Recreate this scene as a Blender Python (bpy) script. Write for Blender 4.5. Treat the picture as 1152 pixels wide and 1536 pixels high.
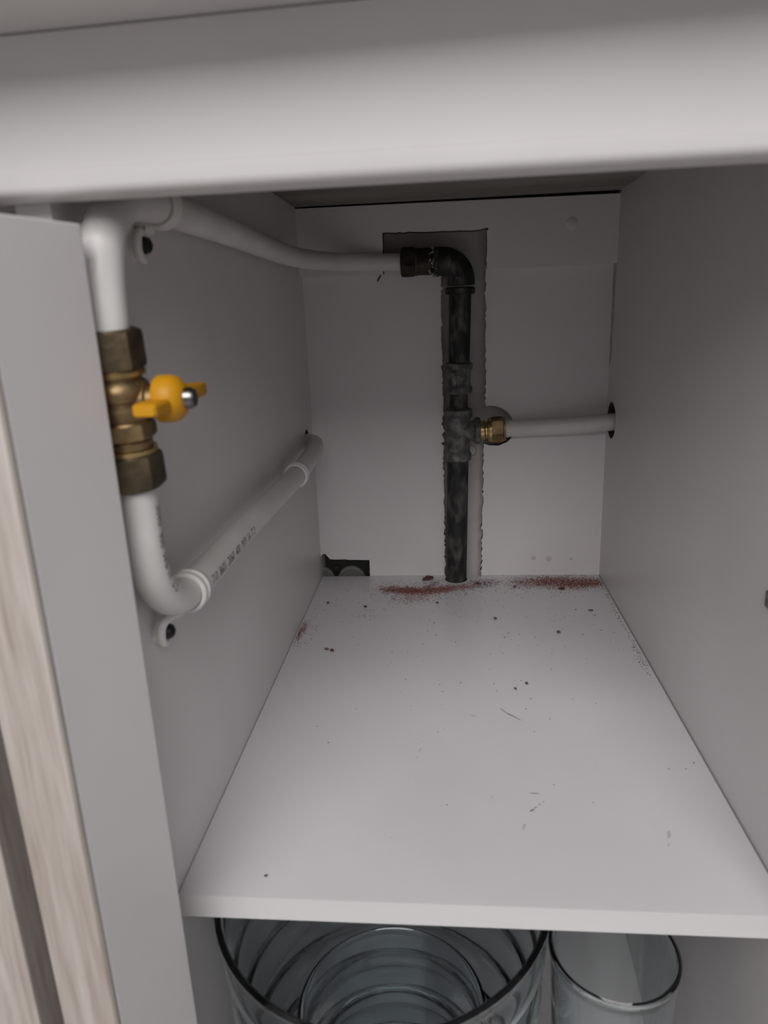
import bpy, bmesh, math, random
from mathutils import Vector, Matrix
from mathutils.geometry import tessellate_polygon

for o in list(bpy.data.objects):
    bpy.data.objects.remove(o)
scene = bpy.context.scene
C = scene.collection
rng = random.Random(7)

# ------------------------------------------------------------------ camera
cam_d = bpy.data.cameras.new('camera')
cam = bpy.data.objects.new('camera', cam_d)
C.objects.link(cam)
cam_d.sensor_fit = 'VERTICAL'
cam_d.sensor_height = 36.0
cam_d.sensor_width = 27.0
cam_d.lens = 1062.9 / 1536 * 36.0
cam_d.clip_start = 0.01
R_ = Vector((0.99575, 0.08338, -0.03908))
U_ = Vector((0.01437, 0.27856, 0.96031))
F_ = Vector((-0.09096, 0.95679, -0.27618))
m = Matrix((R_, U_, -F_)).transposed().to_4x4()
m.translation = Vector((-0.0114, -0.3430, 0.3432))
cam.matrix_world = m
cam_d.dof.use_dof = True
cam_d.dof.focus_distance = 0.80
cam_d.dof.aperture_fstop = 9.0
scene.camera = cam

# ------------------------------------------------------------------ light
world = bpy.data.worlds.new('world')
scene.world = world
world.use_nodes = True
bg = world.node_tree.nodes['Background']
bg.inputs['Color'].default_value = (0.92, 0.95, 1.0, 1)
bg.inputs['Strength'].default_value = 0.31

def area(name, loc, target, sx, sy, power, col):
    d = bpy.data.lights.new(name, 'AREA')
    d.shape = 'RECTANGLE'
    d.size, d.size_y, d.energy, d.color = sx, sy, power, col
    o = bpy.data.objects.new(name, d)
    o.location = loc
    o.rotation_euler = (Vector(target) - Vector(loc)).to_track_quat('-Z', 'Y').to_euler()
    C.objects.link(o)
    return o
# soft key light added above and behind the camera; the room's source is unseen
area('key_light', (-0.08, -1.80, 1.63), (0, 0.1, 0.2), 1.7, 1.5, 54, (1.0, 0.982, 0.975))

vs = scene.view_settings
vs.view_transform = 'Standard'
vs.look = 'None'
vs.exposure = 0.0
vs.gamma = 1.0
vs.use_curve_mapping = False

# ------------------------------------------------------------------ materials
def nodes(name):
    mt = bpy.data.materials.new(name)
    mt.use_nodes = True
    nt = mt.node_tree
    return mt, nt, nt.nodes['Principled BSDF']

def N(nt, kind, **kw):
    n = nt.nodes.new(kind)
    for k, v in kw.items():
        if k in n.inputs:
            n.inputs[k].default_value = v
        else:
            setattr(n, k, v)
    return n

def noise_mat(name, c1, c2, scale=30, rough=0.5, metallic=0.0, lo=0.4, hi=0.6, stretch=(1, 1, 1),
              bump=0.0, bscale=None, detail=4, spec=None, coat=0.0):
    mt, nt, b = nodes(name)
    tc = N(nt, 'ShaderNodeTexCoord')
    mp = N(nt, 'ShaderNodeMapping')
    mp.inputs['Scale'].default_value = stretch
    nt.links.new(tc.outputs['Object'], mp.inputs['Vector'])
    nz = N(nt, 'ShaderNodeTexNoise', Scale=scale, Detail=detail)
    nt.links.new(mp.outputs[0], nz.inputs['Vector'])
    rp = N(nt, 'ShaderNodeValToRGB')
    rp.color_ramp.elements[0].position = lo
    rp.color_ramp.elements[1].position = hi
    rp.color_ramp.elements[0].color = (*c1, 1)
    rp.color_ramp.elements[1].color = (*c2, 1)
    nt.links.new(nz.outputs['Fac'], rp.inputs['Fac'])
    nt.links.new(rp.outputs['Color'], b.inputs['Base Color'])
    b.inputs['Roughness'].default_value = rough
    b.inputs['Metallic'].default_value = metallic
    if spec is not None:
        b.inputs['Specular IOR Level'].default_value = spec
    b.inputs['Coat Weight'].default_value = coat
    if bump:
        n2 = N(nt, 'ShaderNodeTexNoise', Scale=bscale or scale * 3, Detail=5.0)
        nt.links.new(mp.outputs[0], n2.inputs['Vector'])
        bp = N(nt, 'ShaderNodeBump', Strength=bump, Distance=0.002)
        nt.links.new(n2.outputs['Fac'], bp.inputs['Height'])
        nt.links.new(bp.outputs['Normal'], b.inputs['Normal'])
    return mt

M = {}
M['melamine'] = noise_mat('white_melamine', (.66, .625, .625), (.69, .655, .655), 6, .38, bump=.03, bscale=260)
M['shelf'] = noise_mat('shelf_melamine', (.63, .615, .63), (.67, .655, .67), 5, .33, bump=.03, bscale=220)
M['backboard'] = noise_mat('back_melamine', (.68, .64, .645), (.71, .67, .675), 5, .45, bump=.03, bscale=200)
M['edgeband'] = noise_mat('edge_band', (.60, .58, .58), (.64, .62, .62), 14, .45, stretch=(.2, 1, 1))
M['raw'] = noise_mat('raw_fibreboard', (.035, .028, .022), (.10, .075, .055), 300, .95, bump=.6, bscale=500)
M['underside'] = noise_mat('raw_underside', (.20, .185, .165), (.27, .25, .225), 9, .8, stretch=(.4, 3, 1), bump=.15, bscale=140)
M['apron'] = noise_mat('apron_white', (.61, .585, .58), (.64, .615, .61), 8, .45, bump=.02, bscale=200)
M['plaster'] = noise_mat('plaster_wall', (.58, .53, .50), (.64, .59, .56), 25, .9, bump=.25, bscale=160)
M['iron'] = noise_mat('dark_iron', (.028, .028, .027), (.15, .148, .14), 90, .55, metallic=.55, lo=.48, hi=.78, bump=.6, bscale=220, stretch=(1, 1, .45))
M['plain_iron'] = noise_mat('pale_iron', (.12, .12, .115), (.2, .2, .19), 200, .6, metallic=.4)  # paler iron for the cast letters and the hinge plate
M['galv'] = noise_mat('galvanised_grey', (.09, .09, .087), (.23, .225, .215), 120, .6, metallic=.45, lo=.4, hi=.68, bump=.5, bscale=260)
M['bronze'] = noise_mat('dull_bronze', (.045, .035, .025), (.13, .095, .055), 80, .5, metallic=.7, lo=.35, hi=.7, bump=.25, bscale=240)
M['oxide'] = noise_mat('oxidised_bronze', (.020, .017, .014), (.065, .05, .035), 90, .55, metallic=.6, lo=.35, hi=.75, bump=.3, bscale=240)
M['brass'] = noise_mat('brass', (.30, .20, .085), (.58, .42, .20), 60, .32, metallic=.95, lo=.3, hi=.65, bump=.08, bscale=300)
M['brass_nut'] = noise_mat('aged_brass', (.15, .10, .05), (.34, .24, .12), 70, .42, metallic=.85, lo=.3, hi=.7, bump=.15, bscale=240)
M['yellow'] = noise_mat('yellow_plastic', (.47, .215, .004), (.52, .245, .007), 40, .45, spec=.3)
M['pipe'] = noise_mat('white_pipe_plastic', (.60, .575, .555), (.65, .625, .605), 20, .40)
M['clip'] = noise_mat('clip_plastic', (.66, .635, .60), (.70, .675, .64), 40, .42)
M['black'] = noise_mat('black_steel', (.008, .008, .008), (.02, .02, .02), 150, .5, metallic=.3)
M['steel'] = noise_mat('steel', (.10, .095, .09), (.22, .21, .20), 150, .25, metallic=1.0)
M['print'] = noise_mat('pipe_ink', (.03, .03, .03), (.07, .068, .065), 500, .7)
M['hemp'] = noise_mat('pale_thread_seal', (.35, .31, .26), (.6, .56, .5), 400, .9, bump=.8, bscale=700)
M['socket'] = noise_mat('grey_socket', (.15, .15, .14), (.20, .20, .19), 60, .6)
M['blackbox'] = noise_mat('black_plastic', (.010, .009, .008), (.02, .018, .016), 90, .7)
M['brick'] = noise_mat('brick_dust', (.13, .036, .028), (.25, .085, .062), 400, .95)
M['crumb'] = noise_mat('brick_crumb', (.07, .028, .026), (.15, .06, .05), 500, .95, bump=.5, bscale=900)
M['grit'] = noise_mat('dark_grit', (.05, .045, .045), (.16, .13, .12), 500, .95)
M['scuff'] = noise_mat('blue_grey_scuff', (.16, .18, .23), (.30, .32, .36), 700, .8)
M['smudge'] = noise_mat('grey_smudge', (.42, .42, .44), (.60, .59, .60), 300, .7)
M['smear'] = noise_mat('grimy_smear', (.40, .37, .35), (.55, .52, .50), 120, .7)
M['tile'] = noise_mat('floor_tile', (.36, .34, .33), (.44, .42, .40), 3, .4)

def oak_mat(name, c1, c2, c3):
    mt, nt, b = nodes(name)
    tc = N(nt, 'ShaderNodeTexCoord')
    mp = N(nt, 'ShaderNodeMapping')
    mp.inputs['Scale'].default_value = (1, 1, .07)
    nt.links.new(tc.outputs['Object'], mp.inputs['Vector'])
    nz = N(nt, 'ShaderNodeTexNoise', Scale=120.0, Detail=6.0, Distortion=.9)
    nt.links.new(mp.outputs[0], nz.inputs['Vector'])
    n2 = N(nt, 'ShaderNodeTexNoise', Scale=420.0, Detail=3.0)
    nt.links.new(mp.outputs[0], n2.inputs['Vector'])
    mx = N(nt, 'ShaderNodeMix')
    mx.inputs[0].default_value = .35
    nt.links.new(nz.outputs['Fac'], mx.inputs[2])
    nt.links.new(n2.outputs['Fac'], mx.inputs[3])
    rp = N(nt, 'ShaderNodeValToRGB')
    e = rp.color_ramp.elements
    e[0].position, e[1].position = .32, .68
    e[0].color, e[1].color = (*c1, 1), (*c3, 1)
    k = e.new(.5)
    k.color = (*c2, 1)
    nt.links.new(mx.outputs[0], rp.inputs['Fac'])
    nt.links.new(rp.outputs['Color'], b.inputs['Base Color'])
    b.inputs['Roughness'].default_value = .6
    bp = N(nt, 'ShaderNodeBump', Strength=.25, Distance=.001)
    nt.links.new(mx.outputs[0], bp.inputs['Height'])
    nt.links.new(bp.outputs['Normal'], b.inputs['Normal'])
    return mt
M['oak'] = oak_mat('pale_oak', (.33, .27, .235), (.44, .385, .345), (.53, .475, .435))

mt, nt, b = nodes('clear_glass')
b.inputs['Base Color'].default_value = (.91, .965, .978, 1)
b.inputs['Roughness'].default_value = .015
b.inputs['IOR'].default_value = 1.48
b.inputs['Transmission Weight'].default_value = 1.0
M['glass'] = mt

# ------------------------------------------------------------------ mesh helpers
def link(name, me, parent=None, mats=()):
    o = bpy.data.objects.new(name, me)
    C.objects.link(o)
    for k in mats:
        me.materials.append(M[k])
    if parent is not None:
        o.parent = parent
        o.matrix_parent_inverse = Matrix.Translation(-parent.location) if parent.type == 'EMPTY' else Matrix.Identity(4)
    return o

def tag(o, label=None, cat=None, group=None, kind=None):
    if label: o['label'] = label
    if cat: o['category'] = cat
    if group: o['group'] = group
    if kind: o['kind'] = kind
    return o

def empty(name, loc, label, cat, group=None):
    o = bpy.data.objects.new(name, None)
    o.empty_display_size = .01
    o.location = loc
    C.objects.link(o)
    return tag(o, label, cat, group)

def from_bm(name, bm, parent, mat, smooth=True, angle=40):
    bmesh.ops.recalc_face_normals(bm, faces=bm.faces)
    me = bpy.data.meshes.new(name)
    bm.to_mesh(me)
    bm.free()
    if smooth:
        for f in me.polygons: f.use_smooth = True
        me.set_sharp_from_angle(angle=math.radians(angle))
    return link(name, me, parent, (mat,))

def box(bm, lo, hi, bev=0.0, mtx=None):
    r = bmesh.ops.create_cube(bm, size=1)
    v = r['verts']
    for q in v:
        q.co = Vector([lo[i] + (q.co[i] + .5) * (hi[i] - lo[i]) for i in range(3)])
    if bev:
        es = list({e for q in v for e in q.link_edges})
        rr = bmesh.ops.bevel(bm, geom=es, offset=bev, segments=2, affect='EDGES', profile=.6)
        v = list({q for f in rr['faces'] for q in f.verts} | {q for q in v if q.is_valid})
    if mtx is not None:
        bmesh.ops.transform(bm, matrix=mtx, verts=[q for q in v if q.is_valid])
    return v

def board(name, lo, hi, mat, parent=None, bev=.0006):
    bm = bmesh.new()
    box(bm, lo, hi, bev)
    return from_bm(name, bm, parent, mat, smooth=False)

def frame_mtx(a, b):
    a, b = Vector(a), Vector(b)
    q = (b - a).to_track_quat('Z', 'Y')
    return Matrix.Translation(a) @ q.to_matrix().to_4x4()

def lathe(bm, prof, mtx=None, n=32, cap=True, twist=0.0, flat=None):
    """prof: list of (z, r) or (z, r, sides-blend); revolved about z"""
    rings = []
    for z, r in prof:
        ring = []
        for k in range(n):
            a = 2 * math.pi * k / n + twist
            rr = r
            if flat:
                s = 2 * math.pi / flat
                rr = r * math.cos(s / 2) / math.cos(((a - twist) % s) - s / 2)
            ring.append(bm.verts.new((rr * math.cos(a), rr * math.sin(a), z)))
        rings.append(ring)
    for A, B in zip(rings, rings[1:]):
        for k in range(n):
            bm.faces.new((A[k], A[(k + 1) % n], B[(k + 1) % n], B[k]))
    if cap:
        bm.faces.new(rings[0][::-1])
        bm.faces.new(rings[-1])
    vs_ = [v for r in rings for v in r]
    if mtx is not None:
        bmesh.ops.transform(bm, matrix=mtx, verts=vs_)
    return vs_

def lathe_obj(name, prof, a, b, parent, mat, n=32, **kw):
    """prof z runs in metres from point a towards b"""
    bm = bmesh.new()
    lathe(bm, prof, frame_mtx(a, b), n, **kw)
    return from_bm(name, bm, parent, mat)

def hexnut(name, r, z0, z1, a, b, parent, mat, c=.0016, twist=0.0, hole=None):
    bm = bmesh.new()
    mt_ = frame_mtx(a, b)
    n = 36
    def ring(z, rad, hexed):
        out = []
        for k in range(n):
            t = 2 * math.pi * k / n + twist
            s = math.pi / 3
            hx = r * math.cos(s / 2) / math.cos(((t - twist) % s) - s / 2)
            rr = min(hx, rad) if hexed else rad
            out.append(bm.verts.new((rr * math.cos(t), rr * math.sin(t), z)))
        return out
    f = r * math.cos(math.pi / 6)
    rings = [ring(z0, f * .96, True), ring(z0 + c * .6, r * .965, True), ring(z0 + c * 1.6, r, True),
             ring(z1 - c * 1.6, r, True), ring(z1 - c * .6, r * .965, True), ring(z1, f * .96, True)]
    for A, B in zip(rings, rings[1:]):
        for k in range(n):
            bm.faces.new((A[k], A[(k + 1) % n], B[(k + 1) % n], B[k]))
    bm.faces.new(rings[0][::-1])
    bm.faces.new(rings[-1])
    bmesh.ops.transform(bm, matrix=mt_, verts=bm.verts[:])
    return from_bm(name, bm, parent, mat, angle=25)

def spline(pts, per=10):
    P = [Vector(q) for q in pts]
    P = [P[0] * 2 - P[1]] + P + [P[-1] * 2 - P[-2]]
    out = []
    for i in range(1, len(P) - 2):
        p0, p1, p2, p3 = P[i - 1:i + 3]
        for k in range(per):
            t = k / per
            out.append(.5 * ((2 * p1) + (-p0 + p2) * t + (2 * p0 - 5 * p1 + 4 * p2 - p3) * t * t + (-p0 + 3 * p1 - 3 * p2 + p3) * t ** 3))
    out.append(P[-2])
    return out

def sweep(bm, pts, r, n=24, cap=True):
    pts = [Vector(q) for q in pts]
    T = [(pts[min(i + 1, len(pts) - 1)] - pts[max(i - 1, 0)]).normalized() for i in range(len(pts))]
    up = Vector((1, 0, 0)) if abs(T[0].x) < .9 else Vector((0, 0, 1))
    u = (up - T[0] * up.dot(T[0])).normalized()
    rings = []
    for q, t in zip(pts, T):
        u = (u - t * u.dot(t)).normalized()
        v = t.cross(u)
        rings.append([bm.verts.new(q + (u * math.cos(2 * math.pi * k / n) + v * math.sin(2 * math.pi * k / n)) * r) for k in range(n)])
    for A, B in zip(rings, rings[1:]):
        for k in range(n):
            bm.faces.new((A[k], A[(k + 1) % n], B[(k + 1) % n], B[k]))
    if cap:
        bm.faces.new(rings[0][::-1])
        bm.faces.new(rings[-1])

def plate(name, shapes, to3d, thick_vec, mat, edge_mat=None, parent=None):
    """shapes: list of [outer, hole, hole...] 2-D loops; extruded along thick_vec. Cut edges of loops flagged raw take edge_mat."""
    verts, faces, mi = [], [], []
    tv = Vector(thick_vec)
    for loops in shapes:
        flat, off, idx = [], [], 0
        polys = [[Vector((q[0], q[1], 0)) for q in lp] for lp in loops]
        tris = tessellate_polygon(polys)
        base = len(verts)
        for lp in loops:
            off.append(len(flat))
            flat += lp
        n = len(flat)
        verts += [Vector(to3d(q[0], q[1])) for q in flat]
        verts += [Vector(to3d(q[0], q[1])) + tv for q in flat]
        for t in tris:
            faces.append(tuple(base + i for i in t)); mi.append(0)
            faces.append(tuple(base + n + i for i in reversed(t))); mi.append(0)
        for lp, o_ in zip(loops, off):
            k = len(lp)
            for i in range(k):
                j = (i + 1) % k
                raw = (len(lp[i]) > 2 and len(lp[j]) > 2)
                faces.append((base + o_ + i, base + o_ + j, base + n + o_ + j, base + n + o_ + i))
                mi.append(1 if raw else 0)
    bm = bmesh.new()
    bv = [bm.verts.new(v) for v in verts]
    for f, k in zip(faces, mi):
        try:
            fc = bm.faces.new([bv[i] for i in f]); fc.material_index = k
        except ValueError:
            pass
    bmesh.ops.recalc_face_normals(bm, faces=bm.faces)
    me = bpy.data.meshes.new(name)
    bm.to_mesh(me); bm.free()
    return link(name, me, parent, (mat, edge_mat or mat))

def jag(a, b, step=.0035, amp=.0008):
    """points from a to b (b excluded), saw-cut ragged, flagged raw"""
    a, b = Vector(a), Vector(b)
    L = (b - a).length
    n = max(2, int(L / step))
    d = (b - a) / n
    nrm = Vector((-d.y, d.x)).normalized()
    out = [(a.x, a.y, 1)]
    for i in range(1, n):
        q = a + d * (i + rng.uniform(-.3, .3)) + nrm * (rng.uniform(-1, 1) * amp * (2.2 if rng.random() < .12 else 1))
        out.append((q.x, q.y, 1))
    return out

def circle(cx, cy, r, n=32, rj=0.0):
    return [(cx + (r + rng.uniform(-rj, rj)) * math.cos(2 * math.pi * k / n), cy + (r + rng.uniform(-rj, rj)) * math.sin(2 * math.pi * k / n), 1) for k in range(n)]

# ------------------------------------------------------------------ dimensions
h = .182            # half inner width
D = .5384           # shelf front to back board
H = .458            # underside of the top
FR = -.040          # front of the cabinet sides
ZB = -.345          # lower compartment base
RB = .3822          # bottom of rear rail

# ------------------------------------------------------------------ setting
def st(o): return tag(o, kind='structure')

# left side board, with the hole for the lower pipe
HOLE_Y, HOLE_Z = .4985, .1905
wl = plate('wall_left', [[[(FR, ZB - .02), (D + .0235, ZB - .02), (D + .0235, H + .02), (FR + .0165, H + .02), (FR + .0165, .3650), (FR, .3650)], circle(HOLE_Y, HOLE_Z, .0150, 32, .0004)]],
           lambda y, z: (-h, y, z), (-.016, 0, 0), 'melamine', 'raw')
st(wl)
# right side board, with the hole for the branch pipe
wr = plate('wall_right', [[[(FR, ZB - .02), (D + .0235, ZB - .02), (D + .0235, H + .02), (FR + .0165, H + .02), (FR + .0165, .3922), (FR, .3922)], circle(.5130, .2052, .0215, 36, .0003)]],
           lambda y, z: (h, y, z), (.016, 0, 0), 'melamine', 'raw')
st(wr)
wo = [board('wall_neighbour', (h + .045, FR, ZB), (h + .06, D, H), 'melamine')]
st(wo[0])

# back board in two pieces either side of the sawn slot, corner notch and half-round notch
SL0, SL1, SR0, SR1 = (-.0172, 0.0), (-.0168, .395), (.0302, 0.0), (.0362, .395)
left = [(-h, .395), (-h, .0310, 1)]
for k in range(6):                                   # rounded bump in the corner of the notch
    a = math.radians(180 - 0 - k * 22)
    left.append((-.1795 + .0085 * math.cos(a) * .6 + .002, .0235 + .0085 * math.sin(a), 1))
left += jag((-.1700, .0242), (-.1172, .0228), .006, .0003)
left += jag((-.1172, .0228), (-.1174, 0), .005, .0003)
left += [(-.1174, 0, 1), (-.1173, 0)]
left += [SL0] + jag((SL0[0], .0005), SL1, .0032, .0014) + [(SL1[0], SL1[1], 1)]
lo_ = left
NX, NZ, NR = .0415, .1935, .0295
right = [(h, .395), (SR1[0], SR1[1])]
a0 = math.asin(max(-1, min(1, (.0345 - NX) / NR)))
right += jag(SR1, (.0352, NZ + NR - .0015), .0036, .0010)
for k in range(13):
    a = math.radians(102 - k * 9)
    right.append((NX + NR * math.cos(a), NZ + NR * math.sin(a), 1))
for q in ((.0690, .1840), (.0625, .1775), (.0520, .1730), (.0400, .1735)):
    right.append((q[0], q[1], 1))
right += jag((.0336, .1760), SR0, .0034, .0011) + [(SR0[0], SR0[1], 1), (h, 0)]
wb = plate('wall_back', [[left], [right]], lambda x, z: (x, D, z), (0, .008, 0), 'backboard', 'raw')
st(wb)
# lower back board below the shelf
st(board('wall_back_lower', (-h, D - .004, ZB), (h, D + .004, -.016), 'backboard'))
# plastered room wall seen through the slot
st(board('wall_room', (-1.2, D + .024, -.46), (1.2, D + .10, 1.4), 'plaster', bev=0))
# top of the compartment
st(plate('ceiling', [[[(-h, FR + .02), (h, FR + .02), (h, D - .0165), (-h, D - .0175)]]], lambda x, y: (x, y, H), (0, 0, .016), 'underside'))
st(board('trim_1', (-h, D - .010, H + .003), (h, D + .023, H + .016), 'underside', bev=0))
# base board of the lower compartment
st(board('wall_base', (-h, FR + .003, ZB - .018), (h, D, ZB), 'melamine'))
st(board('floor', (-3.2, -4.2, -.46), (3.2, D + .024, -.44), 'tile', bev=0))
st(board('baseboard_front', (-1.2, .02, -.44), (1.2, .036, ZB - .018), 'oak', bev=0))

# ------------------------------------------------------------------ rear rail (proud board across the top of the back)
EX = (-.0835, .0362)
rail_pts = [(-h, H - .0015), (-h, RB)]
rail_pts += [(EX[0] - .0015, RB - .001)] + jag((EX[0], RB - .001), (EX[0] + .0012, .4262), .005, .0003)
rail_pts += jag((EX[0] + .0012, .4262), (EX[1], .4240), .006, .0005)
rail_pts += [(EX[1] + .0010, .4262, 1), (EX[1] + .0018, .4240, 1)]
rail_pts += jag((EX[1], .4225), (EX[1] - .0003, RB), .005, .0004)
rail_pts += [(EX[1] - .0003, RB, 1), (h, RB), (h, H - .0035)]
rr = plate('rear_rail', [[rail_pts]], lambda x, z: (x, D - .016, z), (0, .0158, 0), 'backboard', 'raw')
tag(rr, 'white board across the top of the cabinet back, sawn out around the pipe elbow', 'rail')
lathe_obj('screw_cap', [(0, .0066), (.0008, .0066), (.0012, .0058)], (.1305, D - .016, .4255), (.1305, D - .03, .4255), rr, 'backboard', 28)
# bent splinter under the cut-out
bm = bmesh.new()
sweep(bm, [(-.0860, D - .0170, .3800), (-.0885, D - .0185, .3765), (-.0900, D - .018, .3735)], .0011, 6)
from_bm('splinter', bm, rr, 'raw')

# ------------------------------------------------------------------ shelf
PX, PY = -.0030, .5265          # riser at shelf level
shelf_loop = [(-h + .0006, 0), (h - .0012, 0), (h - .0012, D - .0005), (-h + .0006, D - .0005)]
sh = plate('cabinet_shelf', [[shelf_loop, circle(PX, PY - .0006, .0146, 32, .0002)]],
           lambda x, y: (x, y, 0), (0, 0, -.016), 'shelf', 'raw')
tag(sh, 'white laminate shelf dusted with brick crumbs at the back', 'shelf')
board('edge_band', (-h + .0006, -.0008, -.0160), (h - .0012, 0, -.0001), 'edgeband', sh, bev=.0002)

def mark(name, pts, wd, mat, parent, z=.00012):
    """thin flat scuff following pts with widths wd on the shelf"""
    bm = bmesh.new()
    P = [Vector((q[0], q[1], 0)) for q in pts]
    A, B = [], []
    for i, q in enumerate(P):
        t = (P[min(i + 1, len(P) - 1)] - P[max(i - 1, 0)]).normalized()
        s = Vector((-t.y, t.x, 0)) * wd[i] * .5
        A.append(bm.verts.new(q + s + Vector((0, 0, z))))
        B.append(bm.verts.new(q - s + Vector((0, 0, z))))
    for i in range(len(P) - 1):
        bm.faces.new((A[i], A[i + 1], B[i + 1], B[i]))
    o = from_bm(name, bm, parent, mat, smooth=False)
    return o
mark('scuff_mark', [(.0312, .2163), (.0350, .2100), (.0395, .2050)], [.0005, .0012, .0005], 'scuff', sh)
mark('scuff_mark', [(.0370, .2075), (.0410, .2040), (.0475, .1970)], [.0008, .0016, .0006], 'scuff', sh)
mark('scuff_mark', [(.0040, .2045), (.0075, .2030), (.0105, .2020)], [.0012, .0032, .0012], 'smudge', sh)
mark('scuff_mark', [(.0440, .1025), (.0480, .1022), (.0515, .1020)], [.0003, .0012, .0003], 'scuff', sh)
for q, s in (((.0440, .0840), .0018), ((.0468, .0870), .0012), ((.0500, .0905), .0009), ((.0532, .0935), .0008)):
    mark('scuff_mark', [(q[0] - s, q[1] - s * .7), q, (q[0] + s, q[1] + s * .7)], [s * .4, s, s * .4], 'scuff', sh)
for q, s in (((.0366, .0675), .0030), ((.1310, .0634), .0035), ((.1285, .0548), .0022), ((-.0372, .1526), .0026), ((-.0395, .1420), .0020)):
    mark('smudge', [(q[0] - s * .3, q[1] - s), q, (q[0] + s * .3, q[1] + s)], [s * .3, s * .9, s * .3], 'smudge', sh, z=.0001)


# ------------------------------------------------------------------ iron riser with fittings
ay = .5265
def rp(z):                     # riser axis, leaning a touch to the right going up
    t = z / .36
    return Vector((-.0030 + .0085 * t, PY + (ay - PY) * t, z))
riser = empty('gas_riser', rp(0), 'dark iron gas riser with elbow, coupling and tee, rising in the sawn slot', 'pipe')
def seg(name, z0, z1, prof, mat, n=32, **kw):
    a, b = rp(z0), rp(z1)
    L = (b - a).length
    return lathe_obj(name, [(t * L, r) for t, r in prof], a, b, riser, mat, n, **kw)
r0 = .0134
seg('lower_pipe', -.020, .165, [(0, r0), (1, r0)], 'iron')
seg('upper_pipe', .268, .362, [(0, r0 - .0009), (1, r0 - .0003)], 'iron')
seg('nipple', .222, .246, [(0, .0110), (1, .0110)], 'iron')
# tee
tee = seg('tee', .1575, .2225, [(0, .0142), (.03, .0166), (.14, .0168), (.18, .0150), (.24, .0146), (.76, .0146), (.82, .0152), (.86, .0170), (.97, .0170), (1, .0145)], 'galv', 40)
tz = .1945
tc_ = rp(tz)
lathe_obj('branch', [(0, .0120), (.0165, .0120), (.0200, .0145), (.0212, .0163), (.0262, .0163), (.0272, .0140)], tc_, tc_ + Vector((1, 0, 0)), tee, 'galv', 36)
# coupling
cpl = seg('coupling', .2405, .2775, [(0, .0140), (.05, .0162), (.20, .0164), (.28, .0146), (.36, .0140), (.72, .0140), (.78, .0150), (.80, .0163), (.96, .0163), (1, .0140)], 'galv', 36)
bm = bmesh.new()
box(bm, (-.0025, -.0155, .251), (.0025, -.0132, .267), .0006, Matrix.Translation(rp(0)))
from_bm('rib', bm, cpl, 'galv')
# elbow
ex, ez = rp(.36).x, .3925
elb = bpy.data.meshes.new('elbow')
bm = bmesh.new()
cx, cz, rad = ex - .0205, ez - .0215, .0215
arc = [Vector((ex - .030, ay, ez)), Vector((ex - .0245, ay, ez))]
for k in range(13):
    a = math.radians(90 - k * 7.5)
    arc.append(Vector((cx + rad * math.cos(a), ay, cz + rad * math.sin(a))))
arc.append(Vector((ex + .001, ay, ez - .027)))
sweep(bm, arc, .0160, 32)
elbow = from_bm('elbow', bm, riser, 'iron')
lathe_obj('lower_bead', [(0, .0150), (.0015, .0172), (.0070, .0176), (.0085, .0155)], (ex, ay, ez - .0375), (ex, ay, ez), elbow, 'iron', 36)
lathe_obj('side_bead', [(0, .0150), (.0015, .0168), (.0060, .0168), (.0075, .0155)], (ex - .031, ay, ez), (ex, ay, ez), elbow, 'iron', 36)
# ragged thread seal at the elbow mouth
bm = bmesh.new()
for k in range(26):
    a = rng.uniform(0, 2 * math.pi)
    p0 = Vector((ex - .033 + rng.uniform(-.002, .003), ay + .0150 * math.cos(a), ez + .0150 * math.sin(a)))
    pts = [p0]
    for j in range(3):
        a += rng.uniform(-.25, .25)
        rr_ = .0150 + rng.uniform(0, .0025)
        pts.append(Vector((pts[-1].x + rng.uniform(-.0015, .0025), ay + rr_ * math.cos(a), ez + rr_ * math.sin(a))))
    sweep(bm, pts, .0006, 5)
from_bm('thread_seal', bm, riser, 'hemp')
# pipe hole dust collar is loose dust; see below

# dull compression adapter joining the elbow to the upper white pipe
ad = empty('compression_adapter', (ex - .045, ay, ez), 'dull bronze compression fitting between the upper white pipe and the iron elbow', 'fitting')
A_, B_ = (-.0640, ay, ez + .0012), (ex, ay, ez)
lathe_obj('body', [(.014, .0130), (.019, .0135), (.0200, .0150), (.0360, .0152), (.0380, .0135), (.044, .012)], A_, B_, ad, 'oxide', 32)
hexnut('compression_nut', .0172, .0015, .0180, A_, B_, ad, 'oxide', twist=.3)
lathe_obj('collar', [(.0180, .0140), (.0182, .0158), (.0200, .0158), (.0202, .0140)], A_, B_, ad, 'bronze', 32)

# brass adapter on the tee branch
bz = tc_
ba = empty('brass_adapter', (tc_.x + .04, ay, tz), 'shiny brass compression fitting on the tee branch', 'fitting')
A2, B2 = tc_ + Vector((.026, 0, 0)), tc_ + Vector((.1, -.003, .0035))
lathe_obj('body', [(0, .0118), (.0060, .0118), (.0075, .0105), (.0095, .0105), (.0105, .0135), (.0130, .0140), (.0140, .0120)], A2, B2, ba, 'brass', 36)
hexnut('compression_nut', .0158, .0140, .0295, A2, B2, ba, 'brass_nut', twist=.2)
lathe_obj('collar', [(.0120, .0125), (.0125, .0148), (.0150, .0148), (.0155, .0125)], A2, B2, ba, 'brass', 36)
lathe_obj('end_ring', [(.0290, .0130), (.0292, .0142), (.0312, .0142), (.0314, .0120)], A2, B2, ba, 'brass_nut', 36)

# ------------------------------------------------------------------ white pipes
PR = .0098
def pipe_obj(name, pts, label, r=PR, per=10):
    bm = bmesh.new()
    sweep(bm, spline(pts, per), r, 28)
    o = from_bm(name, bm, None, 'pipe')
    return tag(o, label, 'pipe')
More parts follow.
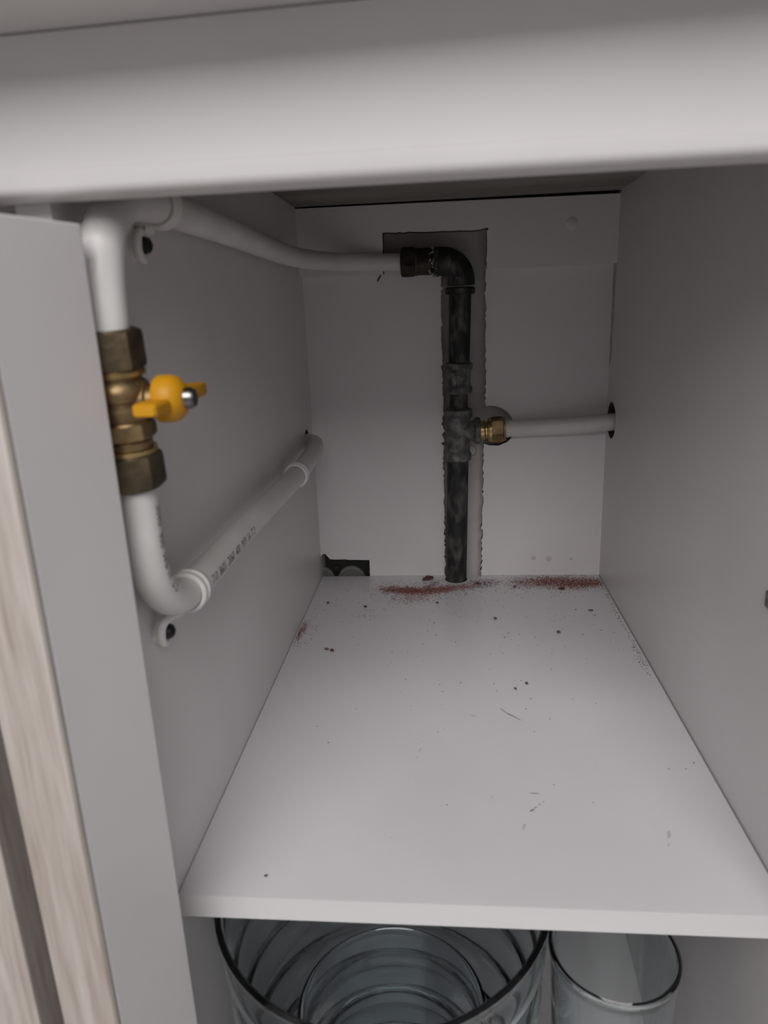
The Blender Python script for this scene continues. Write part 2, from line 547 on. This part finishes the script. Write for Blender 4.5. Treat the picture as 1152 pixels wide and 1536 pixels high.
# branch pipe to the right side
bp0 = A2 + (B2 - A2).normalized() * .031
pipe_obj('branch_pipe', [bp0, (.110, .5235, .1975), (.150, .5185, .2000), (.190, .5150, .2030), (.226, .513, .2045)],
         'short white plastic pipe from the brass fitting through the right side', PR + .0004)
# upper pipe: out of the valve, over the top bend, along the left side, across to the elbow
XP = -.165
up_pts = [(XP, -.0216, .3370), (XP, -.0204, .3520), (XP, -.0180, .3660), (XP, -.0100, .3830), (XP + .0005, .0080, .3955), (XP + .0005, .0330, .4000),
          (XP, .0620, .4010), (XP, .1150, .4010), (XP, .1700, .4005), (XP - .0005, .2400, .3995), (XP - .0015, .3000, .3985),
          (-.1660, .3600, .3975), (-.1625, .4120, .3965), (-.1500, .4560, .3955), (-.1300, .4880, .3950), (-.1060, .5080, .3945),
          (-.0850, .5190, .3942), (-.0620, .5258, .3938)]
up = pipe_obj('gas_pipe', up_pts, 'white plastic pipe from the valve top along the left side to the elbow', PR)
lo_pts = [(XP, -.0148, .2660), (XP, -.0152, .2470), (XP, -.0150, .2320), (XP, -.0100, .2130), (XP, .0040, .1970), (XP, .0240, .1890), (XP, .0500, .1872),
          (XP, .1000, .1875), (XP, .1450, .1878), (XP, .2500, .1855), (XP, .3350, .1840), (XP, .4000, .1850), (XP - .0002, .4450, .1875), (XP - .0035, .4790, .1900),
          (XP - .0110, .4950, .1905), (XP - .0220, .4985, .1905), (XP - .045, .4990, .1905)]
lo = pipe_obj('gas_pipe', lo_pts, 'white plastic pipe below the valve, bending back into the left side', PR)

# printed marking on the pipes: flat letters wrapped on the pipe surface
def text_mesh(s, size):
    cu = bpy.data.curves.new('t', 'FONT')
    cu.body = s
    cu.size = size
    cu.resolution_u = 2
    o = bpy.data.objects.new('t', cu)
    C.objects.link(o)
    dg = bpy.context.evaluated_depsgraph_get()
    me = bpy.data.meshes.new_from_object(o.evaluated_get(dg))
    bpy.data.objects.remove(o)
    bpy.data.curves.remove(cu)
    return me
def wrap_text(name, s, size, path, s0, ang, parent, r, mat='print', ref=Vector((1, 0, 0)), sign=1, off=.00012, xs=1.0):
    """write s along polyline path from arc length s0, centred at angle ang around it (0 = ref direction)"""
    me = text_mesh(s, size)
    P = [Vector(q) for q in path]
    cum = [0]
    for a, b in zip(P, P[1:]): cum.append(cum[-1] + (b - a).length)
    bm = bmesh.new(); bm.from_mesh(me)
    bmesh.ops.triangulate(bm, faces=bm.faces)
    bmesh.ops.subdivide_edges(bm, edges=[e for e in bm.edges if e.calc_length() > size * .4], cuts=1)
    for v in bm.verts:
        d = min(max(s0 + v.co.x * xs, 0), cum[-1] - 1e-6)
        i = max(j for j in range(len(cum) - 1) if cum[j] <= d)
        t = (P[i + 1] - P[i]).normalized()
        q = P[i] + t * (d - cum[i])
        u = (ref - t * ref.dot(t)).normalized()
        w = t.cross(u)
        a = ang + sign * (v.co.y - size * .35) / r
        v.co = q + (u * math.cos(a) + w * math.sin(a)) * (r + off)
    bpy.data.meshes.remove(me)
    o = from_bm(name, bm, parent, mat, smooth=False)
    return o
lo_path = spline(lo_pts, 10)
up_path = spline(up_pts, 10)
def arc_at(path, test):
    d = 0
    for a, b in zip(path, path[1:]):
        if test(a): return d
        d += (b - a).length
    return d
s_lo = arc_at(lo_path, lambda q: q.y > .050)
wrap_text('printed_marking', '710  8601  2060  400  M/P  16  T 2', .0088, lo_path, s_lo, math.radians(-4), lo, PR, sign=-1, xs=.80)
wrap_text('printed_marking', '2060  400  M/P 16  T 2', .0070, lo_path, .012, math.radians(-2), lo, PR, sign=1, xs=.80)
wrap_text('printed_marking', '400 16', .0080, up_path, .030, math.radians(-140), up, PR)

def raised(name, t_, size, origin, ux, uy, parent, mat, depth=.0006):
    """raised cast lettering facing the front of the cabinet"""
    me = text_mesh(t_, size)
    bm = bmesh.new(); bm.from_mesh(me); bpy.data.meshes.remove(me)
    r_ = bmesh.ops.extrude_face_region(bm, geom=bm.faces[:])
    up_ = {v for v in r_['geom'] if isinstance(v, bmesh.types.BMVert)}
    O, X, Y = Vector(origin), Vector(ux), Vector(uy)
    for v in bm.verts:
        k = depth if v in up_ else 0
        v.co = O + X * v.co.x + Y * v.co.y + Vector((0, -k, 0))
    return from_bm(name, bm, parent, mat, smooth=False)
raised('cast_letter', 'M', .0085, (rp(.18).x + .0030, ay - .0143, .1815), (0, 0, 1), (-1, 0, 0), tee, 'plain_iron')
raised('cast_letter', '7B', .0075, (ex - .0065, ay - .0150, ez - .0235), (1, 0, 0), (0, 0, 1), elbow, 'plain_iron', .0010)
# pencilled ring on the plaster behind the slot
bm = bmesh.new()
ring = [Vector((.0190 + .0062 * math.cos(k * math.pi / 12), D + .0238, .1625 + .0068 * math.sin(k * math.pi / 12))) for k in range(25)]
sweep(bm, ring, .00035, 5)
from_bm('pencil_ring', bm, bpy.data.objects['wall_room'], 'grit')

# ------------------------------------------------------------------ pipe clips
def pipe_clip(label, path, y, screw, tabw=.010):
    i = min(range(len(path)), key=lambda k: (abs(path[k].y - y) + (10 if k < 35 and path[k].y < y - .02 else 0)))
    q = Vector(path[i]); t = (path[i + 1] - path[i - 1]).normalized()
    g = empty('pipe_clip', (-h, q.y, q.z), label, 'pipe clip', 'white clips holding the pipes to the left side')
    a, b = q - t * .0060, q + t * .0060
    L = .0120
    lathe_obj('band', [(0, PR + .0003), (0, PR + .0016), (.0010, PR + .0026), (.0034, PR + .0026), (.0044, PR + .0014), (.0072, PR + .0014),
                       (.0082, PR + .0026), (.0108, PR + .0026), (L, PR + .0016), (L, PR + .0003)], a, b, g, 'clip', 36, cap=False)
    bm = bmesh.new()
    box(bm, (-h, q.y - .004, q.z - .0105), (XP - .004, q.y + .004, q.z - .0030), .0008)
    from_bm('base', bm, g, 'clip')
    if screw:
        sy, sz = screw
        # tab: rounded strap hanging from the band with a raised rim
        pts = []
        w_ = .0082
        for k in range(13):
            an = math.radians(180 + k * 15)
            pts.append((sy + w_ * math.cos(an), sz + w_ * math.sin(an)))
        pts += [(q.y + .006, q.z - .006), (q.y - .006, q.z - .006)]
        tb = plate('tab', [[pts]], lambda y_, z_: (-h, y_, z_), (.0040, 0, 0), 'clip', parent=g)
        bm = bmesh.new()
        rim = [Vector((-h + .0040, sy + .001, sz - w_ * .92)), Vector((-h + .0045, sy - w_ * .62, sz - w_ * .62)), Vector((-h + .0050, sy - w_ * .90, sz)), Vector((-h + .0060, sy - w_ * .78, sz + w_ * .75)), Vector((-h + .0085, sy - .001, q.z - .0115)), Vector((-h + .0120, q.y - .003, q.z - .0125))]
        sweep(bm, spline(rim, 6), .0026, 10)
        from_bm('tab_rim', bm, tb, 'clip')
        s_ = lathe_obj('screw', [(0, .0046), (.0030, .0046), (.0052, .0038), (.0060, .0024), (.0046, .0014)], (-h + .0038, sy, sz), (-h + .02, sy, sz), g, 'black', 24)
        bm = bmesh.new()
        box(bm, (-h + .0082, sy - .0022, sz - .0004), (-h + .0101, sy + .0022, sz + .0004))
        box(bm, (-h + .0082, sy - .0004, sz - .0022), (-h + .0101, sy + .0004, sz + .0022))
        from_bm('cross_slot', bm, s_, 'blackbox', smooth=False)
    return g
pipe_clip('white plastic pipe clip with black screw at the upper bend above the valve', up_path, .060, (.0600, .3815))
pipe_clip('white plastic pipe clip with black screw at the lower bend', lo_path, .0360, (.0235, .1668))
pipe_clip('white plastic pipe clip near the hole in the left side', lo_path, .3500, None)

# ------------------------------------------------------------------ gas valve
va, vb = Vector((XP, -.0150, .2635)), Vector((XP, -.0218, .3390))
valve = empty('gas_valve', va, 'brass gas valve with yellow butterfly handle on the white pipe', 'valve')
VL = (vb - va).length
lathe_obj('body', [(.016, .0100), (.0195, .0105), (.0205, .0118), (.0235, .0118), (.0245, .0108), (.0345, .0120), (.0365, .0136), (.0395, .0136), (.0410, .0120),
                   (.0430, .0120), (.0440, .0140), (.0475, .0150), (.0510, .0140), (.0530, .0118), (.0550, .0118), (.0560, .0128), (.0585, .0128), (.0600, .0110), (.062, .0105)], va, vb, valve, 'brass_nut', 40)
hexnut('compression_nut', .0153, 0, .0178, va, vb, valve, 'bronze', twist=.45)
hexnut('compression_nut', .0150, VL - .0185, VL, va, vb, valve, 'bronze', twist=.45)
hexnut('hexagon', .0145, .0245, .0335, va, vb, valve, 'brass_nut', twist=.45)
lathe_obj('ring', [(.0178, .0100), (.0180, .0136), (.0200, .0136), (.0202, .0100)], va, vb, valve, 'brass', 36)
lathe_obj('ring', [(VL - .0210, .0100), (VL - .0208, .0138), (VL - .0187, .0138), (VL - .0185, .0100)], va, vb, valve, 'brass', 36)
sz_ = .3065
sc = Vector((XP, -.0190, sz_))
sx = sc + Vector((1, 0, 0))
lathe_obj('stem', [(.006, .0078), (.0140, .0078), (.0148, .0062), (.0220, .0062)], sc, sx, valve, 'brass_nut', 28)
hd = lathe_obj('handle', [(.0185, .0085), (.0190, .0104), (.0200, .0111), (.0260, .0111), (.0290, .0100), (.0318, .0068), (.0324, .0046)], sc, sx, valve, 'yellow', 36)
for s in (-1, 1):
    bm = bmesh.new()
    # wing: tapered flat blade leaving the hub along the shelf depth
    prof = [(.004, .0060, .0034), (.016, .0058, .0031), (.0255, .0055, .0029), (.0268, .0046, .0022)] if s < 0 else [(.006, .0050, .0048), (.018, .0046, .0042), (.0360, .0040, .0034), (.0385, .0026, .0020)]
    rings = []
    for d, wx, wz in prof:
        cxw = sc.x + .0225 + (d - .006) * (.12 if s > 0 else .0)
        cyw = sc.y + s * d
        czw = sz_ - (.0022 if s < 0 else -.0005)
        rings.append([bm.verts.new((cxw + a * wx, cyw, czw + b_ * wz)) for a, b_ in ((-1, -.6), (-.8, -1), (.8, -1), (1, -.6), (1, .6), (.8, 1), (-.8, 1), (-1, .6))])
    for A, B in zip(rings, rings[1:]):
        for k in range(8):
            bm.faces.new((A[k], A[(k + 1) % 8], B[(k + 1) % 8], B[k]))
    bm.faces.new(rings[0][::-1]); bm.faces.new(rings[-1])
    from_bm('wing', bm, hd, 'yellow', angle=30)
lathe_obj('handle_nut', [(.0310, .0050), (.0348, .0050), (.0366, .0040), (.0372, .0022)], sc, sx, valve, 'steel', 24)

# ------------------------------------------------------------------ black box with round sockets behind the corner notch
sb = empty('socket_box', (-.150, D + .012, -.014), 'black socket box with two pale round sockets behind the corner notch', 'socket')
bm = bmesh.new()
box(bm, (-.180, D + .0150, -.012), (-.108, D + .0235, .040), .001)
from_bm('housing', bm, sb, 'blackbox')
for cxs in (-.1440, -.1865):
    t = lathe_obj('socket', [(0, .0190), (.0030, .0190), (.0042, .0178), (.0042, .0150), (.0020, .0140), (.0020, .0)], (cxs, D + .0152, -.0095), (cxs, D, -.0095), sb, 'socket', 36, cap=False)
bm = bmesh.new()
box(bm, (-.1665, D + .0100, .0020), (-.1605, D + .0152, .0110), .0005)
from_bm('latch', bm, sb, 'blackbox')

# ------------------------------------------------------------------ apron rail and worktop at the front
ap = empty('front_rail', (0, FR, .392), 'wide white rail under the worktop across the top of the opening', 'rail')
bm = bmesh.new()
prof = [(FR + .016, .3925), (FR + .003, .3925), (FR + .0008, .3932), (FR - .0008, .3948), (FR - .0012, .3965), (FR - .0012, .4018), (FR - .0006, .4026), (FR, .4030), (FR, .4500), (FR + .016, .4500)]
for x in (-1.2, 1.2):
    pass
A = [bm.verts.new((-1.2, y, z if z < .44 else .4518 - (1.2 - .117) * .018)) for y, z in prof]
B = [bm.verts.new((1.2, y, z if z < .44 else .4518 + (1.2 + .117) * .018)) for y, z in prof]
for k in range(len(prof)):
    bm.faces.new((A[k], A[(k + 1) % len(prof)], B[(k + 1) % len(prof)], B[k]))
bm.faces.new(A); bm.faces.new(B[::-1])
from_bm('rail_board', bm, ap, 'apron', angle=35)
bm = bmesh.new()
prof = [(-.098, .4525), (FR + .0165, .4525), (FR + .0165, .4760), (D + .023, .4760), (D + .023, .4950), (-.098, .4950)]
tilt = .018                      # the worktop rises slightly to the right against the rail
A = [bm.verts.new((-1.2, y, z - (1.2 - .117) * tilt * (1 if y < FR + .02 and z < .46 else 0))) for y, z in prof]
B = [bm.verts.new((1.2, y, z + (1.2 + .117) * tilt * (1 if y < FR + .02 and z < .46 else 0))) for y, z in prof]
for k in range(len(prof)):
    bm.faces.new((A[k], A[(k + 1) % len(prof)], B[(k + 1) % len(prof)], B[k]))
bm.faces.new(A); bm.faces.new(B[::-1])
wt = from_bm('worktop', bm, None, 'apron', smooth=False)
tag(wt, 'pale worktop overhanging the rail at the very top', 'worktop')

# ------------------------------------------------------------------ open door at the left: white inner face, oak edge and front
hx, hy = -.0114 - .1696 * (.303 / .343), FR
ang = math.radians(14.8)
dirv = Vector((-math.sin(ang), -math.cos(ang), 0))
nrm = Vector((-math.cos(ang), math.sin(ang), 0))         # towards the outer side of the door
LEN, ZT, ZD = .0530, .3817, -.40
door = empty('hinged_leaf', (hx, hy, ZD), 'narrow open cabinet door leaf, white inside with a pale oak edge', 'door')
def slab(name, a0, a1, n0, n1, z0, z1, mat, parent, bev=.0008):
    bm = bmesh.new()
    box(bm, (a0, n0, z0), (a1, n1, z1), bev)
    mm = Matrix((( dirv.x, nrm.x, 0, hx), (dirv.y, nrm.y, 0, hy), (0, 0, 1, 0), (0, 0, 0, 1)))
    bmesh.ops.transform(bm, matrix=mm, verts=bm.verts[:])
    return from_bm(name, bm, parent, mat, smooth=False)
slab('inner_panel', 0, LEN, 0, .018, ZD, ZT, 'melamine', door)
slab('oak_edge', LEN, LEN + .004, -.0004, .0340, ZD, ZT, 'oak', door, bev=.0015)
# oak front of the neighbouring unit, standing behind the open door
nb = empty('oak_door', (-.42, -.062, -.40), 'pale oak cabinet front beside the open door in the lower left corner', 'door')
bm = bmesh.new(); box(bm, (-.70, -.078, -.42), (-.2280, -.060, .375), .0012)
from_bm('panel', bm, nb, 'oak', smooth=False)
# grimy glue smear in the back right corner and faint smudges low on the back board
sm = plate('glue_smear', [[[(.5375, .268), (.5375, .386), (.5235, .384), (.5265, .345), (.5240, .318), (.5285, .300), (.5270, .285), (.5320, .270)]]],
           lambda y, z: (h - .0004, y, z), (.0003, 0, 0), 'smear', parent=wr)
for (x_, z_, r_) in ((.0973, .0236, .0030), (.1170, .0225, .0038), (.1459, .0223, .0020)):
    lathe_obj('smudge', [(0, r_), (.0001, r_ * .9)], (x_, D - .0001, z_), (x_, D - .01, z_), wb, 'smear', 14)
# hinge mounting plate on the right side, just at the edge of view
hp = empty('hinge_plate', (h, .060, .157), 'small grey metal hinge plate on the right side at the picture edge', 'hinge')
bm = bmesh.new(); box(bm, (h - .0015, .040, .1590), (h, .0768, .1690), .0005)
from_bm('plate', bm, hp, 'plain_iron', smooth=False)
lathe_obj('screw', [(0, .0040), (.0010, .0036)], (h - .0020, .055, .1637), (h - .02, .055, .1637), hp, 'steel', 20)

# ------------------------------------------------------------------ glassware in the lower compartment
def vase(name, label, cx, cy, z0, z1, r0_, r1_, wall, ridges, amp, foot=.008, lip=.0012):
    prof = []
    n = 90
    def rad(t):
        base_ = r0_ + (r1_ - r0_) * t ** .8
        if ridges:
            env = min(1, (1 - t) * 5, t * 8)
            base_ += amp * env * math.sin(t * ridges * 2 * math.pi)
        return base_
    Hh = z1 - z0
    prof.append((0, .0005))
    prof.append((0, r0_ * .92))
    for k in range(n + 1):
        t = k / n
        prof.append((.003 + t * (Hh - .003), rad(t) + (lip if t > .985 else 0)))
    top = rad(1)
    prof.append((Hh + .0016, top - wall * .4))
    for k in range(n, -1, -1):
        t = k / n
        zz = foot + t * (Hh - foot)
        prof.append((zz, rad(zz / Hh) - wall - (lip * .0 if t < .985 else 0)))
    prof.append((foot * .9, r0_ * .5))
    prof.append((foot * .8, .0005))
    bm = bmesh.new()
    lathe(bm, prof, Matrix.Translation((cx, cy, z0)), 72)
    o = from_bm(name, bm, None, 'glass', angle=60)
    return tag(o, label, 'vase', None)
vase('glass_vase', 'large clear ribbed glass vase standing below the shelf', -.0625, .0715, ZB, -.0500, .090, .1175, .0032, 7, .0030, foot=.012)
vase('glass_bowl', 'smaller ribbed glass vessel nested inside the large vase', -.0600, .0700, ZB + .0125, -.168, .050, .0705, .0028, 4, .0034, foot=.010)
vase('drinking_glass', 'smaller clear glass vase to the right of the large one', .0920, .0340, ZB, -.0650, .030, .0405, .0022, 0, 0, foot=.014)


# ------------------------------------------------------------------ loose dust, grit and crumbs on the shelf
def grain(V, Fc, x, y, z, s, flat_):
    b0 = len(V)
    an = rng.uniform(0, 6.28)
    ca, sa = math.cos(an), math.sin(an)
    e = rng.uniform(.6, 1.5)
    for dx, dy, dz in ((1, 0, .15), (0, 1, .15), (-1, 0, .15), (0, -1, .15), (0, 0, 1), (0, 0, 0)):
        lx, ly = dx * s * e, dy * s / e
        V.append((x + lx * ca - ly * sa, y + lx * sa + ly * ca, z + dz * s * flat_ * 2))
    for a, b_ in ((0, 1), (1, 2), (2, 3), (3, 0)):
        Fc.append((b0 + a, b0 + b_, b0 + 4)); Fc.append((b0 + b_, b0 + a, b0 + 5))

def on_shelf(x, y):
    if not (-h + .002 < x < h - .002 and .003 < y < D - .001): return False
    return (x - PX - .001) ** 2 + (y - PY + .0025) ** 2 > .0167 ** 2

def dust(name, label, blobs, mat, smin=.00022, smax=.0006, cat='dust'):
    V, Fc = [], []
    for (x0, y0, x1, y1, wx, wy, n) in blobs:
        for _ in range(n):
            t = rng.random()
            x = x0 + (x1 - x0) * t + rng.gauss(0, wx)
            y = y0 + (y1 - y0) * t + rng.gauss(0, wy)
            if on_shelf(x, y):
                grain(V, Fc, x, y, .00004, rng.uniform(smin, smax) * (1.6 if rng.random() < .05 else 1), rng.uniform(.25, .6))
    me = bpy.data.meshes.new(name)
    me.from_pydata(V, [], Fc)
    o = link(name, me, None, (mat,))
    return tag(o, label, cat, kind='stuff')

dust('brick_dust', 'streak of red brick dust in front of the iron riser on the shelf',
     [(-.094, .490, -.055, .487, .006, .0060, 1900), (-.066, .482, -.015, .490, .007, .0060, 2800), (-.020, .492, .012, .500, .008, .0050, 900),
      (-.042, .492, -.028, .515, .003, .004, 300), (.010, .502, .045, .517, .009, .007, 700),
      (-.075, .460, -.030, .468, .012, .009, 700), (-.110, .492, .0, .488, .022, .018, 900)], 'brick')
dust('brick_dust', 'wide patch of red brick dust in the back right corner of the shelf',
     [(.072, .513, .120, .513, .010, .010, 1500), (.105, .515, .150, .513, .010, .0100, 2900), (.125, .499, .165, .506, .012, .008, 1100),
      (.150, .512, .178, .513, .008, .009, 1500), (.055, .515, .178, .508, .018, .018, 900)], 'brick')
dust('brick_dust', 'small patch of red brick dust against the left side of the shelf',
     [(-.1800, .350, -.1760, .385, .0022, .008, 520), (-.178, .350, -.170, .39, .008, .014, 200)], 'brick')
dust('grit', 'dark and grey grit scattered over the back of the shelf',
     [(-.17, .42, .17, .43, .03, .06, 260), (.06, .515, .175, .512, .01, .012, 360), (-.10, .49, .05, .50, .02, .014, 420),
      (.020, .508, .045, .506, .006, .006, 160), (-.02, .515, -.01, .53, .005, .005, 90), (.176, .30, .178, .52, .0012, .02, 130),
      (-.12, .415, -.10, .415, .01, .012, 30), (-.14, .20, .14, .24, .05, .09, 60), (.174, .285, .178, .345, .002, .01, 60)], 'grit', .00022, .0008, 'grit')

CRUMB = 'loose crumbs on the shelf'
def crumb(label, x, y, s, mat='crumb', e=1.3, name='brick_crumb'):
    bm = bmesh.new()
    s *= 1.2
    bmesh.ops.create_icosphere(bm, subdivisions=1, radius=s)
    an = rng.uniform(0, 3.14)
    for v in bm.verts:
        c = v.co * rng.uniform(.78, 1.15)
        lx, ly = c.x * e, c.y / e
        v.co = Vector((lx * math.cos(an) - ly * math.sin(an), lx * math.sin(an) + ly * math.cos(an), c.z * (.6 if s < .004 else .25)))
    zmin = min(v.co.z for v in bm.verts)
    for v in bm.verts: v.co += Vector((x, y, -zmin + .00002))
    return tag(from_bm(name, bm, None, mat, smooth=False), label, 'crumb', CRUMB)
crumb('flat oval brick flake behind the dust streak, left of the riser', -.0395, .5250, .0072, e=1.25, name='brick_flake')
crumb('largest brick crumb in the back right dust patch', .1262, .4900, .0042, e=1.1)
crumb('dark elongated chip just right of the riser foot', .0247, .5085, .0034, 'grit', 1.5)
crumb('dark crumb, right one of the close pair near the left side', -.1353, .3223, .0020)
crumb('paler crumb, left one of the close pair near the left side', -.1414, .3253, .0019, 'grit')
crumb('round dark crumb in the middle of the shelf, in front of the riser', .0394, .4013, .0020, 'grit', 1.05)
crumb('black crumb toward the right side, in front of the dust patch', .1491, .4228, .0019, 'grit', 1.6)
crumb('dark crumb midway along the right of the shelf', .1045, .3656, .0022, 'grit', 1.3)
crumb('dark crumb nearest the left back corner', -.1597, .4477, .0018)
crumb('brownish crumb left of the dust streak front', -.1125, .4354, .0018, e=1.4)
crumb('dark crumb just in front of the dust streak', -.0266, .4468, .0017, 'grit', 1.4)
crumb('small brick crumb at the left end of the right dust patch', .0700, .4960, .0019)
crumb('blackish crumb, upper one right of the shelf centre', .0590, .2583, .0016, 'grit', 1.3)
crumb('blackish crumb, lower one right of the shelf centre', .0476, .2484, .0014, 'grit', 1.3)
crumb('tiny black crumb close to the front left of the shelf', -.1301, .0163, .0009, 'grit', 1.2)
